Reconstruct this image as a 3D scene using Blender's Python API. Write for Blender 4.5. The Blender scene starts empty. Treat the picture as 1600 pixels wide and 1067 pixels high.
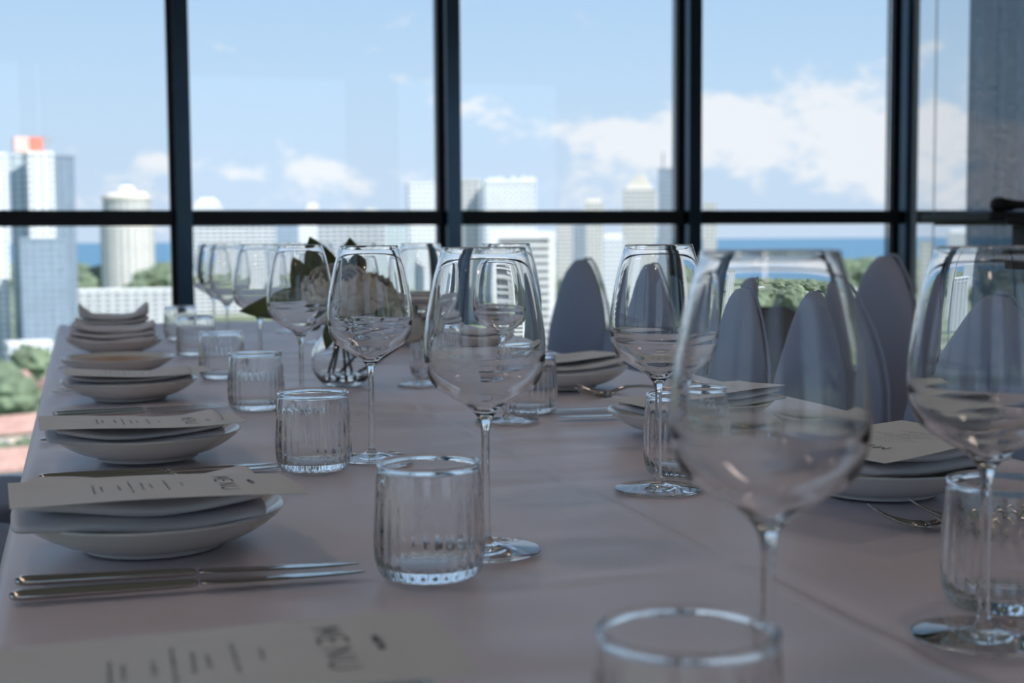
import bpy, bmesh, math, random
from mathutils import Vector, Matrix, noise
random.seed(11)
R = math.radians
S = bpy.context.scene
COL = S.collection

# ------------------------------------------------------------------ camera
TZ = 0.75                      # table top height
CH = TZ + 0.236                # camera height
yaw, pitch, roll = R(17.5), math.atan(160.1/2140), -math.atan(0.0065)
fw = Vector((math.sin(yaw)*math.cos(pitch), math.cos(yaw)*math.cos(pitch), -math.sin(pitch)))
r0 = Vector((math.cos(yaw), -math.sin(yaw), 0)); u0 = r0.cross(fw)
rr = r0*math.cos(roll)+u0*math.sin(roll); uu = u0*math.cos(roll)-r0*math.sin(roll)
cd = bpy.data.cameras.new('camera'); cam = bpy.data.objects.new('camera', cd); COL.objects.link(cam)
cam.matrix_world = Matrix(((rr.x, uu.x, -fw.x, 0), (rr.y, uu.y, -fw.y, 0), (rr.z, uu.z, -fw.z, CH), (0, 0, 0, 1)))
cd.sensor_width = 36; cd.lens = 36*2140/1600; cd.clip_start = .02; cd.clip_end = 90000
cd.dof.use_dof = True; cd.dof.focus_distance = 1.28; cd.dof.aperture_fstop = 7.6
S.camera = cam

# ------------------------------------------------------------------ colour management, light
S.view_settings.view_transform = 'Standard'; S.view_settings.look = 'None'
S.view_settings.gamma = 1; S.view_settings.use_curve_mapping = False
S.view_settings.exposure = 0.0
cy = S.cycles
cy.max_bounces = 24; cy.transmission_bounces = 20; cy.glossy_bounces = 8; cy.diffuse_bounces = 5
cy.transparent_max_bounces = 24; cy.caustics_reflective = True; cy.caustics_refractive = True
cy.blur_glossy = 0.3; cy.sample_clamp_indirect = 6; cy.use_denoising = True

W = bpy.data.worlds.new('sky'); S.world = W; W.use_nodes = True
nt = W.node_tree; nt.nodes.clear()
def nd(t, **k):
    n = nt.nodes.new(t)
    for a, b in k.items(): setattr(n, a, b)
    return n
def lk(a, b): nt.links.new(a, b)
def ma(op, a, b=None, c=None, clamp=False):
    n = nd('ShaderNodeMath', operation=op, use_clamp=clamp)
    for i, v in enumerate((a, b, c)):
        if v is None: continue
        if isinstance(v, (int, float)): n.inputs[i].default_value = v
        else: lk(v, n.inputs[i])
    return n.outputs[0]
tc = nd('ShaderNodeTexCoord'); sx = nd('ShaderNodeSeparateXYZ'); lk(tc.outputs['Generated'], sx.inputs[0])
el = ma('MULTIPLY', ma('ARCSINE', sx.outputs[2]), 180/math.pi)
az = ma('MULTIPLY', ma('ARCTAN2', sx.outputs[0], sx.outputs[1]), 180/math.pi)
ramp = nd('ShaderNodeValToRGB'); cr = ramp.color_ramp
lk(ma('DIVIDE', el, 90, clamp=True), ramp.inputs[0])
cr.elements[0].position = 0; cr.elements[0].color = (.61, .745, .915, 1)
cr.elements[1].position = 1; cr.elements[1].color = (.13, .28, .62, 1)
for p, c in ((.035, (.58, .745, .93, 1)), (.07, (.535, .735, .945, 1)), (.12, (.445, .66, .92, 1)), (.3, (.30, .50, .82, 1))):
    e = cr.elements.new(p); e.color = c
vm = nd('ShaderNodeVectorMath', operation='MULTIPLY'); lk(tc.outputs['Generated'], vm.inputs[0]); vm.inputs[1].default_value = (1, 1, 1.7)
n1 = nd('ShaderNodeTexNoise'); lk(vm.outputs[0], n1.inputs['Vector']); n1.inputs['Scale'].default_value = 17; n1.inputs['Detail'].default_value = 7; n1.inputs['Roughness'].default_value = .58
n2 = nd('ShaderNodeTexNoise'); lk(vm.outputs[0], n2.inputs['Vector']); n2.inputs['Scale'].default_value = 60; n2.inputs['Detail'].default_value = 4
def blob(a0, e0, sa, se, amp):
    da = ma('POWER', ma('DIVIDE', ma('SUBTRACT', az, a0), sa), 2); de = ma('POWER', ma('DIVIDE', ma('SUBTRACT', el, e0), se), 2)
    return ma('MULTIPLY', ma('EXPONENT', ma('MULTIPLY', ma('ADD', da, de), -1)), amp)
cov = blob(0, 2.2, 400, 2.6, .10)                      # low broken band all round the horizon
for b in ((30.5, 4.3, 5.2, 1.5, .27), (21.5, 4.3, 4.2, 1.2, .17), (26.2, 5.4, 1.6, .8, .22), (37.5, 3.4, 4, 1.8, .2), (6.2, 2.7, 1.6, .45, .18), (10, 3.0, 1.1, .4, .16),
          (3.2, 3.3, .8, .35, .14), (12.8, 6.6, .7, .4, .10), (-150, 12, 40, 8, .12), (100, 14, 35, 8, .12), (-70, 9, 30, 6, .12), (17, 9.9, 2.2, .5, .09)):
    cov = ma('ADD', cov, blob(*b))
den = ma('ADD', ma('ADD', ma('MULTIPLY', n1.outputs[0], .88), ma('MULTIPLY', n2.outputs[0], .12)), cov)
mr = nd('ShaderNodeMapRange', interpolation_type='SMOOTHSTEP'); lk(den, mr.inputs[0]); mr.inputs[1].default_value = .60; mr.inputs[2].default_value = .76
mx = nd('ShaderNodeMix', data_type='RGBA'); lk(mr.outputs[0], mx.inputs[0]); lk(ramp.outputs[0], mx.inputs[6]); mx.inputs[7].default_value = (.89, .93, .98, 1)
bg = nd('ShaderNodeBackground'); lk(mx.outputs[2], bg.inputs[0]); bg.inputs[1].default_value = 1.05
wo = nd('ShaderNodeOutputWorld'); lk(bg.outputs[0], wo.inputs[0])

sd = bpy.data.lights.new('sun', 'SUN'); sd.energy = 7.0; sd.angle = R(.6); sd.color = (1, .96, .9)
sun = bpy.data.objects.new('sun', sd); COL.objects.link(sun)
sun.rotation_euler = (R(42), 0, R(30))          # high, from behind the camera and to the right
sun.location = (0, 0, 60)

# ------------------------------------------------------------------ materials
def new_mat(name):
    m = bpy.data.materials.new(name); m.use_nodes = True
    t = m.node_tree; b = t.nodes['Principled BSDF']; return m, t, b
def pm(name, col, rough=.5, metal=0., spec=.5, noise_amt=0, nscale=20, bump=0, bscale=200, sheen=0, stretch=(1, 1, 1)):
    m, t, b = new_mat(name)
    b.inputs['Base Color'].default_value = (*col, 1); b.inputs['Roughness'].default_value = rough
    b.inputs['Metallic'].default_value = metal; b.inputs['Specular IOR Level'].default_value = spec
    b.inputs['Sheen Weight'].default_value = sheen
    if noise_amt or bump:
        tcn = t.nodes.new('ShaderNodeTexCoord'); mp = t.nodes.new('ShaderNodeMapping'); mp.inputs['Scale'].default_value = stretch
        t.links.new(tcn.outputs['Object'], mp.inputs[0])
    if noise_amt:
        n = t.nodes.new('ShaderNodeTexNoise'); n.inputs['Scale'].default_value = nscale; n.inputs['Detail'].default_value = 5
        t.links.new(mp.outputs[0], n.inputs['Vector'])
        r = t.nodes.new('ShaderNodeValToRGB'); e = r.color_ramp.elements
        e[0].position = .3; e[1].position = .7
        e[0].color = (*[c*(1-noise_amt) for c in col], 1); e[1].color = (*[min(1, c*(1+noise_amt)) for c in col], 1)
        t.links.new(n.outputs[0], r.inputs[0]); t.links.new(r.outputs[0], b.inputs['Base Color'])
    if bump:
        n = t.nodes.new('ShaderNodeTexNoise'); n.inputs['Scale'].default_value = bscale; n.inputs['Detail'].default_value = 3
        t.links.new(mp.outputs[0], n.inputs['Vector'])
        bp = t.nodes.new('ShaderNodeBump'); bp.inputs['Strength'].default_value = bump; bp.inputs['Distance'].default_value = .002
        t.links.new(n.outputs[0], bp.inputs['Height']); t.links.new(bp.outputs[0], b.inputs['Normal'])
    return m
def glass_mat(name, ior=1.5, col=(1, 1, 1)):
    m, t, b = new_mat(name); t.nodes.remove(b)
    g = t.nodes.new('ShaderNodeBsdfGlass'); g.inputs['IOR'].default_value = ior; g.inputs['Roughness'].default_value = 0; g.inputs[0].default_value = (*col, 1)
    t.links.new(g.outputs[0], t.nodes['Material Output'].inputs[0]); return m
def pane_mat(name):
    m, t, b = new_mat(name); t.nodes.remove(b)
    f = t.nodes.new('ShaderNodeFresnel'); f.inputs[0].default_value = 1.45
    tr = t.nodes.new('ShaderNodeBsdfTransparent'); tr.inputs[0].default_value = (.99, .995, 1, 1)
    g = t.nodes.new('ShaderNodeBsdfGlossy'); g.inputs['Roughness'].default_value = 0
    x = t.nodes.new('ShaderNodeMixShader'); t.links.new(f.outputs[0], x.inputs[0]); t.links.new(tr.outputs[0], x.inputs[1]); t.links.new(g.outputs[0], x.inputs[2])
    t.links.new(x.outputs[0], t.nodes['Material Output'].inputs[0]); return m
def sheer_mat(name, opac, col):
    m, t, b = new_mat(name); t.nodes.remove(b)
    tcn = t.nodes.new('ShaderNodeTexCoord'); n = t.nodes.new('ShaderNodeTexNoise'); n.inputs['Scale'].default_value = 90; n.inputs['Detail'].default_value = 3
    t.links.new(tcn.outputs['Object'], n.inputs['Vector'])
    mr_ = t.nodes.new('ShaderNodeMapRange'); mr_.inputs[3].default_value = opac*.85; mr_.inputs[4].default_value = min(1, opac*1.15); t.links.new(n.outputs[0], mr_.inputs[0])
    tr = t.nodes.new('ShaderNodeBsdfTransparent'); d = t.nodes.new('ShaderNodeBsdfDiffuse'); d.inputs[0].default_value = (*col, 1)
    tl = t.nodes.new('ShaderNodeBsdfTranslucent'); tl.inputs[0].default_value = (*col, 1)
    a = t.nodes.new('ShaderNodeMixShader'); a.inputs[0].default_value = .45; t.links.new(d.outputs[0], a.inputs[1]); t.links.new(tl.outputs[0], a.inputs[2])
    x = t.nodes.new('ShaderNodeMixShader'); t.links.new(mr_.outputs[0], x.inputs[0]); t.links.new(tr.outputs[0], x.inputs[1]); t.links.new(a.outputs[0], x.inputs[2])
    t.links.new(x.outputs[0], t.nodes['Material Output'].inputs[0]); return m
M = dict(
    glass=glass_mat('drinking_glass', 1.47), water=glass_mat('water', 1.33), pane=pane_mat('window_glass'),
    cloth=pm('white_tablecloth_fabric', (.745, .665, .70), .38, spec=.6, noise_amt=.03, nscale=6, bump=.12, bscale=1400),
    napkin=pm('napkin_fabric', (.76, .74, .76), .8, spec=.2, bump=.25, bscale=1100),
    paper=pm('menu_paper', (.74, .715, .68), .6, spec=.3, noise_amt=.02, nscale=30),
    ink=pm('printing_ink', (.05, .05, .06), .6, spec=.2),
    china=pm('glazed_china', (.74, .72, .68), .12, spec=.5, noise_amt=.01, nscale=8),
    amber=pm('amber_brown', (.55, .34, .16), .3, noise_amt=.15, nscale=30),  # plain amber brown for the middle of one plate
    steel=pm('polished_steel', (.52, .49, .46), .12, metal=1, bump=.03, bscale=60),
    cover=pm('stretch_chair_cover', (.285, .335, .44), .75, spec=.25, sheen=.1, bump=.1, bscale=900),
    cover2=pm('stretch_chair_cover_dusky', (.31, .32, .40), .75, spec=.25, sheen=.1, bump=.1, bscale=900),
    brownfab=pm('brown_leather', (.10, .085, .08), .5, noise_amt=.15, nscale=12),
    darkwood=pm('dark_bentwood', (.06, .035, .025), .35, noise_amt=.3, nscale=8, stretch=(1, 1, 8)),
    black=pm('black_plastic', (.012, .012, .014), .4), grille=pm('microphone_mesh', (.02, .02, .022), .5, metal=.6, bump=.6, bscale=900),
    frame=pm('black_anodised_frame', (.05, .08, .115), .22, metal=.85, noise_amt=.1, nscale=4), bead=pm('black_glazing_bead', (.012, .014, .018), .45, spec=.3, noise_amt=.1, nscale=4),
    wall=pm('painted_wall', (.68, .66, .66), .8, noise_amt=.04, nscale=3), ceil=pm('ceiling_paint', (.75, .74, .73), .85, noise_amt=.03, nscale=2),
    floor=pm('brown_carpet', (.30, .21, .155), .9, noise_amt=.2, nscale=60, bump=.5, bscale=300),
    petal=pm('white_petal', (.66, .62, .55), .6, spec=.2, noise_amt=.06, nscale=25), leaf=pm('leaf_green', (.075, .10, .028), .35, noise_amt=.25, nscale=30),
    stem=pm('flower_stem', (.05, .04, .02), .5, noise_amt=.3, nscale=60), crumb=pm('dark_crumb', (.06, .045, .04), .7, noise_amt=.3, nscale=900),
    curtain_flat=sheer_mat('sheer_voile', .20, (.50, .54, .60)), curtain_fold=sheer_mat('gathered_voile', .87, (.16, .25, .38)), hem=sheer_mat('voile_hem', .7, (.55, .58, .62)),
    bwhite=pm('white_concrete', (.82, .83, .84), .8, noise_amt=.04, nscale=.05), bcream=pm('cream_concrete', (.72, .69, .62), .8, noise_amt=.05, nscale=.05),
    bgrey=pm('grey_concrete', (.32, .37, .43), .8, noise_amt=.08, nscale=.05), bblue=pm('blue_grey_cladding', (.27, .34, .42), .5, noise_amt=.1, nscale=.05),
    bpale=pm('pale_green_cladding', (.58, .66, .66), .7, noise_amt=.08, nscale=.05),
    bglass=pm('far_window_glass', (.19, .27, .37), .25, noise_amt=.2, nscale=.2), bred=pm('red_cladding', (.78, .22, .16), .7, noise_amt=.05, nscale=.2),
    bpink=pm('pink_cladding', (.85, .55, .50), .7, noise_amt=.05, nscale=.2), bdark=pm('dark_facade', (.09, .10, .12), .6, noise_amt=.1, nscale=.2),
    tile=pm('terracotta_tiles', (.42, .26, .22), .8, noise_amt=.2, nscale=.6), stucco=pm('stucco', (.62, .54, .47), .8, noise_amt=.05, nscale=.3),
    ground=pm('ground', (.17, .21, .12), .95, noise_amt=.45, nscale=.012), sea=pm('sea_water', (.075, .19, .29), .45, spec=.3, noise_amt=.12, nscale=.002, stretch=(1, 3, 1)),
    tree=pm('tree_foliage', (.15, .20, .125), .9, noise_amt=.45, nscale=.35), bark=pm('bark', (.12, .09, .06), .9, noise_amt=.2, nscale=1), sand=pm('pale_path', (.75, .62, .52), .9, noise_amt=.08, nscale=.05),  # tree foliage colour paled and greyed to stand in for distance haze
)

# ------------------------------------------------------------------ mesh helpers
class MB:
    def __init__(s): s.v = []; s.f = []
    def add(s, vs, fs):
        o = len(s.v); s.v += [tuple(v) for v in vs]; s.f += [tuple(i+o for i in f) for f in fs]; return s
    def box(s, x0, x1, y0, y1, z0, z1):
        return s.add([(x0, y0, z0), (x1, y0, z0), (x1, y1, z0), (x0, y1, z0), (x0, y0, z1), (x1, y0, z1), (x1, y1, z1), (x0, y1, z1)],
                     [(0, 3, 2, 1), (4, 5, 6, 7), (0, 1, 5, 4), (1, 2, 6, 5), (2, 3, 7, 6), (3, 0, 4, 7)])
    def lathe(s, prof, n=48, c=(0, 0), closed=False, mod=None, modr=None):
        vs = []; fs = []; rings = []
        for ip, (r, z) in enumerate(prof):
            if r < 1e-7: rings.append([len(vs)]); vs.append((c[0], c[1], z))
            else:
                st = len(vs); rings.append(list(range(st, st+n)))
                for k in range(n):
                    a = 2*math.pi*k/n; q = r*(mod(a, r, z) if mod and (modr is None or modr[0] <= ip < modr[1]) else 1); vs.append((c[0]+q*math.cos(a), c[1]+q*math.sin(a), z))
        pr = list(zip(rings, rings[1:]))
        if closed: pr.append((rings[-1], rings[0]))
        for A, B in pr:
            for k in range(n):
                k2 = (k+1) % n
                if len(A) == 1 and len(B) == 1: continue
                if len(A) == 1: fs.append((A[0], B[k2], B[k]))
                elif len(B) == 1: fs.append((A[k], A[k2], B[0]))
                else: fs.append((A[k], A[k2], B[k2], B[k]))
        return s.add(vs, fs)
    def tube(s, pts, rad, n=8, caps=True):
        pts = [Vector(p) for p in pts]; vs = []; fs = []
        if not hasattr(rad, '__len__'): rad = [rad]*len(pts)
        up = Vector((0, 0, 1)); prev = None
        for i, p in enumerate(pts):
            d = (pts[min(i+1, len(pts)-1)]-pts[max(i-1, 0)]).normalized()
            if prev is None:
                a = d.cross(up if abs(d.z) < .9 else Vector((1, 0, 0))).normalized()
            else: a = (prev - d*prev.dot(d)).normalized()
            prev = a; b = d.cross(a)
            for k in range(n):
                t = 2*math.pi*k/n; vs.append(p+(a*math.cos(t)+b*math.sin(t))*rad[i])
        for i in range(len(pts)-1):
            for k in range(n): fs.append((i*n+k, i*n+(k+1) % n, (i+1)*n+(k+1) % n, (i+1)*n+k))
        if caps: fs.append(tuple(range(n))[::-1]); fs.append(tuple((len(pts)-1)*n+k for k in range(n)))
        return s.add(vs, fs)
    def loft(s, secs, caps=True):
        """secs: list of equal-length point rings"""
        n = len(secs[0]); vs = [p for q in secs for p in q]; fs = []
        for i in range(len(secs)-1):
            for k in range(n): fs.append((i*n+k, i*n+(k+1) % n, (i+1)*n+(k+1) % n, (i+1)*n+k))
        if caps: fs.append(tuple(range(n))[::-1]); fs.append(tuple((len(secs)-1)*n+k for k in range(n)))
        return s.add(vs, fs)
    def build(s, name, mat, parent=None, smooth=True, fix=True, bevel=0, sub=0):
        me = bpy.data.meshes.new(name); me.from_pydata(s.v, [], s.f)
        if fix:
            bm = bmesh.new(); bm.from_mesh(me); bmesh.ops.recalc_face_normals(bm, faces=bm.faces[:]); bm.to_mesh(me); bm.free()
        me.materials.append(mat)
        me.polygons.foreach_set('use_smooth', [smooth]*len(me.polygons)); me.update()
        o = bpy.data.objects.new(name, me); COL.objects.link(o)
        if parent: o.parent = parent
        if bevel:
            b = o.modifiers.new('bevel', 'BEVEL'); b.width = bevel; b.segments = 3; b.limit_method = 'ANGLE'; b.harden_normals = False
        if sub:
            b = o.modifiers.new('subdivision', 'SUBSURF'); b.levels = sub; b.render_levels = sub
        return o
def tag(o, label=None, cat=None, group=None, kind=None):
    if label: o['label'] = label
    if cat: o['category'] = cat
    if group: o['group'] = group
    if kind: o['kind'] = kind
    return o
def thing(name, label, cat, loc=(0, 0, 0), rz=0, group=None):
    o = bpy.data.objects.new(name, None); COL.objects.link(o); o.empty_display_size = .05
    o.location = loc; o.rotation_euler = (0, 0, rz); return tag(o, label, cat, group)
def copy_tree(o, parent=None):
    c = o.copy(); COL.objects.link(c); c.parent = parent
    for ch in list(o.children): copy_tree(ch, c)
    return c
def struct(name, mb, mat, parent=None, smooth=False):
    o = mb.build(name, mat, parent, smooth=smooth)
    if not parent: tag(o, kind='structure')
    return o

# ------------------------------------------------------------------ room
XL, XR, YB, YF, ZC = -1.90, 6.2, -2.7, 5.5, 2.75
tag(struct('floor', MB().box(XL-.2, XR+.2, YB-.2, YF+.2, -.12, 0), M['floor']), 'brown carpeted restaurant floor')
tag(struct('ceiling', MB().box(XL-.2, XR+.2, YB-.2, YF+.2, ZC, ZC+.1), M['ceil']), 'plain pale ceiling')
tag(struct('wall_right', MB().box(XR, XR+.15, YB, YF+.1, 0, ZC), M['wall']), 'plain wall beyond the curtain')
mullx = [.385+1.075*k for k in range(-2, 6)]
# front glazing: black uprights, one transom, sill and head, panes
for k, x in enumerate(mullx):
    if x > XR: continue
    m = MB().box(x-.022, x+.0375, 5.42, 5.498, 0, ZC)
    o = struct('trim_%d' % (k+1), m, M['frame']); tag(o, 'black upright window mullion')
    b = MB().box(x-.040, x+.040, 5.4985, 5.56, 0, ZC); b.build('glazing_bead', M['bead'], o, smooth=False)
for k in range(len(mullx)-1):
    x0, x1 = mullx[k]+.046, mullx[k+1]-.046
    w = thing('window_%d' % (k+1), None, None); tag(w, 'tall clear window bay over the city', kind='structure')
    MB().box(x0, x1, 5.522, 5.530, .10, 1.045).build('lower_pane', M['pane'], w, smooth=False)
    MB().box(x0, x1, 5.522, 5.530, 1.105, ZC-.06).build('upper_pane', M['pane'], w, smooth=False)
    MB().box(x0-.008, x1+.008, 5.445, 5.55, 1.045, 1.105).build('transom', M['bead'], w, smooth=False)
    MB().box(x0-.008, x1+.008, 5.445, 5.55, .0, .10).build('sill_rail', M['frame'], w, smooth=False)
    MB().box(x0-.008, x1+.008, 5.445, 5.55, ZC-.06, ZC).build('head_rail', M['frame'], w, smooth=False)
tag(struct('wall_front', MB().box(mullx[-1]+.05, XR+.1, 5.44, 5.56, 0, ZC), M['wall']), 'wall pier at the end of the glazing')
# left glazing: unseen, added to let more light in
for k in range(8):
    y = YB+.08+k*1.165
    o = struct('trim_%d' % (20+k), MB().box(XL-.06, XL+.06, y-.0375, y+.0375, 0, ZC), M['frame']); tag(o, 'black upright mullion of the added, unseen side glazing')
    if k < 7:
        w = thing('window_%d' % (20+k), None, None); tag(w, 'unseen side window bay, added for more light', kind='structure')
        MB().box(XL-.03, XL-.022, y+.04, y+1.125, .10, 1.045).build('lower_pane', M['pane'], w, smooth=False)
        MB().box(XL-.03, XL-.022, y+.04, y+1.125, 1.105, ZC-.06).build('upper_pane', M['pane'], w, smooth=False)
        MB().box(XL-.05, XL+.05, y+.038, y+1.127, 1.045, 1.105).build('transom', M['frame'], w, smooth=False)
        MB().box(XL-.05, XL+.05, y+.038, y+1.127, 0, .10).build('sill_rail', M['frame'], w, smooth=False)
        MB().box(XL-.05, XL+.05, y+.038, y+1.127, ZC-.06, ZC).build('head_rail', M['frame'], w, smooth=False)
# unseen back wall, tall openings added and widened to light the napkin fronts
bw = MB(); ops = [(-1.8, -.45, 2.68), (-.38, -.27, 2.68), (.95, 2.65, 2.6), (3.1, 4.9, 2.6)]
xs = XL-.1
for a, b, h in ops:
    bw.box(xs, a, YB-.1, YB, 0, ZC); bw.box(a, b, YB-.1, YB, h, ZC); bw.box(a, b, YB-.1, YB, 0, .25); xs = b
bw.box(xs, XR+.1, YB-.1, YB, 0, ZC)
tag(struct('wall_back', bw, M['wall']), 'rear wall behind the camera')
for i, (a, b, h) in enumerate(ops):
    w = thing('window_%d' % (40+i), None, None); tag(w, 'tall window in the unseen rear wall, widened for more light', kind='structure')
    MB().box(a, b, YB-.06, YB-.052, .25, h).build('pane', M['pane'], w, smooth=False)
    MB().box(a, a+.04, YB-.09, YB-.02, .25, h).box(b-.04, b, YB-.09, YB-.02, .25, h).build('window_frame', M['frame'], w, smooth=False)

M['fill_lamp'] = new_mat('fill_light_emitter')[0]  # unseen ceiling lights, added to brighten the table and napkin fronts
_b = M['fill_lamp'].node_tree.nodes['Principled BSDF']; _b.inputs['Emission Color'].default_value = (1, .78, .68, 1); _b.inputs['Emission Strength'].default_value = 14.5
for lx, ly, where in ((-.7, 1.25, 'over the near half, left of the table'), (1.6, 1.25, 'over the near half, right of the table'), (-.7, 2.9, 'over the far half, left of the table'),
                      (1.6, 2.9, 'over the far half, right of the table'), (-1.15, -.5, 'behind the camera, nearer the table'), (-1.35, -1.7, 'farthest behind the camera')):
    if True:
        t = thing('added_fill_light', 'round warm fill light added on the unseen ceiling, ' + where, 'fill_lamp', (lx, ly, ZC))
        MB().lathe([(0, -.001), (.145, -.001), (.145, -.03), (.137, -.03), (.135, -.012), (0, -.012)], 40).build('housing', M['ceil'], t)
        MB().lathe([(0, -.013), (.130, -.013), (.130, -.020), (0, -.022)], 40).build('diffuser', M['fill_lamp'], t)

# ------------------------------------------------------------------ curtain at the right
ct = thing('sheer_curtain', 'pale sheer voile curtain hanging at the right end of the windows', 'curtain', (0, 5.30, 0))
def sheet(x0, x1, n, fy, z0=.02, z1=ZC-.02, nz=2):
    m = MB(); vs = []; fs = []
    for j in range(nz+1):
        for i in range(n+1):
            x = x0+(x1-x0)*i/n; z = z0+(z1-z0)*j/nz; vs.append((x, fy(x, z), z))
    for j in range(nz):
        for i in range(n): a = j*(n+1)+i; fs.append((a, a+1, a+n+2, a+n+1))
    return m.add(vs, fs)
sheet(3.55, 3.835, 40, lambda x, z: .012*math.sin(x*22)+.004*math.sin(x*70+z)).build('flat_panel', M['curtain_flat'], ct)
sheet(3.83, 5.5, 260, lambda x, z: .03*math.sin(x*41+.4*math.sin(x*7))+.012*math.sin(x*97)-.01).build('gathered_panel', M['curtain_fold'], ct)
sheet(3.535, 3.565, 6, lambda x, z: .004*math.sin(x*200)-.004).build('hem', M['hem'], ct)
sheet(3.637, 3.647, 3, lambda x, z: -.016).build('seam', M['hem'], ct)

# ------------------------------------------------------------------ table and cloth
TX0, TX1, TY0, TY1 = -.055, .945, -.35, 4.12
tb = thing('dining_table', 'long rectangular table hidden under the white tablecloth', 'table', (.445, 1.9, 0))
MB().box(TX0-.445+.008, TX1-.445-.008, TY0-1.9+.008, TY1-1.9-.008, TZ-.040, TZ-.0105).build('table_top', M['darkwood'], tb, smooth=False)
for sx_ in (-.30, .30):
    for y in (-2.1, -.1, 2.0):
        MB().box(sx_-.025, sx_+.025, y-.025, y+.025, 0, TZ-.040).build('leg', M['darkwood'], tb, smooth=False)
def cloth_h(x, y):
    h = .0048*noise.noise(Vector((x*2.0, y*11+2.5*noise.noise(Vector((x*3, y*2, 1))), 0)))
    h += .0018*noise.noise(Vector((x*3+4, y*30, 2)))*(.4+1.6*max(0, noise.noise(Vector((x*2, y*2, 7)))))
    for cx, a in ((.452, .0022), (.20, .0008), (.72, .0008)):
        h += a*math.exp(-((x-cx)/.0045)**2)*(1 if cx == .452 else .6)
        h -= a*.7*math.exp(-((x-cx-.010)/.009)**2)
    for cy_ in (.86, 1.62, 2.4, 3.2): h += .0012*math.exp(-((y-cy_-.03*math.sin(x*3))/.006)**2)
    return max(-.005, min(.0025, h))-.0025
nx, ny = 150, 420
vs = []; fs = []
prof = []                                   # cross section: left drop, top, right drop
drop = .245
for j in range(ny+1):
    y = TY0+(TY1-TY0)*j/ny
    fold = lambda q, s: .010*math.sin(y*s+q)+.007*math.sin(y*s*2.3+q*2)+.004*math.sin(y*61+q)
    row = []
    for i in range(8):                      # left drop
        t = 1-i/8; z = TZ-.012-drop*t; row.append((TX0-.012-.012*t-abs(fold(1, 23))*t*.7, y, z))
    row.append((TX0-.008, y, TZ-.0065)); row.append((TX0-.003, y, TZ-.0025))
    for i in range(nx+1):
        x = TX0+(TX1-TX0)*i/nx; e = min(1, (x-TX0)/.02, (TX1-x)/.02); row.append((x, y, TZ+cloth_h(x, y)*e-.0012*(1-e)))
    row.append((TX1+.003, y, TZ-.0025)); row.append((TX1+.008, y, TZ-.0065))
    for i in range(1, 9):
        t = i/8; row.append((TX1+.012+.012*t+abs(fold(4, 21))*t*1.6, y, TZ-.012-drop*t))
    vs += row
n = len(row)
for j in range(ny):
    for i in range(n-1): a = j*n+i; fs.append((a, a+1, a+n+1, a+n))
# end drops
for jj, sgn in ((0, -1), (ny, 1)):
    base = jj*n+8; cnt = nx+5; st = len(vs)
    for k in range(1, 5):
        for i in range(cnt):
            p = vs[base+i]; vs.append((p[0], p[1]+sgn*(.006+.01*k/4+.006*math.sin(p[0]*30)*k/4), p[2]-.004-drop*(k-1)/3))
    for k in range(4):
        A = base if k == 0 else st+(k-1)*cnt; B = st+k*cnt
        for i in range(cnt-1): fs.append((A+i, A+i+1, B+i+1, B+i))
tag(MB().add(vs, fs).build('tablecloth', M['cloth']), 'long white tablecloth with pressed creases covering the dining table', 'tablecloth')

# ------------------------------------------------------------------ glassware
SEG = 64
def smooth_prof(pts, sub=3):
    out = []
    P = [pts[0]]+pts+[pts[-1]]
    for i in range(1, len(P)-2):
        for k in range(sub):
            t = k/sub; q = []
            for c in (0, 1):
                a, b, d, e = P[i-1][c], P[i][c], P[i+1][c], P[i+2][c]
                q.append(.5*(2*b+(d-a)*t+(2*a-5*b+4*d-e)*t*t+(3*b-a-3*d+e)*t**3))
            out.append((max(q[0], 0), q[1]))
    out.append(pts[-1]); return out
wg = thing('wine_glass', 'x', 'wine glass', group='wine glasses along the table')
outer = smooth_prof([(.0033, .092), (.0043, .0975), (.0066, .1030), (.0136, .1100), (.0267, .1180), (.0385, .1262), (.0439, .1368), (.0458, .1485), (.0459, .160), (.0440, .1760), (.0410, .1930), (.0372, .2100), (.0314, .2292)], 4)
def wall(z): return .0012+.0008*math.exp(-(.2292-z)/.0035)+.0005*max(0, min(1, (.175-z)/.035))**1.5
low = smooth_prof([(0, .1080), (.0050, .1086), (.0122, .1130), (.0248, .1204), (.0362, .1286), (.0418, .1382), (.0459-.00075-wall(.1485), .1485), (.0459-wall(.156), .156)], 4)
inner = [p for p in low if p[1] < .1480]+[(r-wall(z), z) for r, z in outer if z > .1480]
bowl = outer[:-1]+[(.0304+.0010*math.cos(math.pi*k/8), .2292+.0008*math.sin(math.pi*k/8)) for k in range(9)]+inner[::-1][1:]
MB().lathe(bowl, SEG).build('bowl', M['glass'], wg)
stem = smooth_prof([(.0062, .0068), (.0044, .0100), (.0034, .0160), (.0031, .030), (.0030, .060), (.0031, .083), (.0033, .092)], 3)
MB().lathe(stem, 32).build('stem', M['glass'], wg)
foot = [(0, 0)]+[(.0405, .0)]+[(.0415, .0004), (.0417, .0010), (.0412, .0016)]+smooth_prof([(.040, .0019), (.028, .0030), (.016, .0046), (.0095, .0056), (.0062, .0068)], 3)
MB().lathe(foot, SEG).build('foot', M['glass'], wg)
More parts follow.
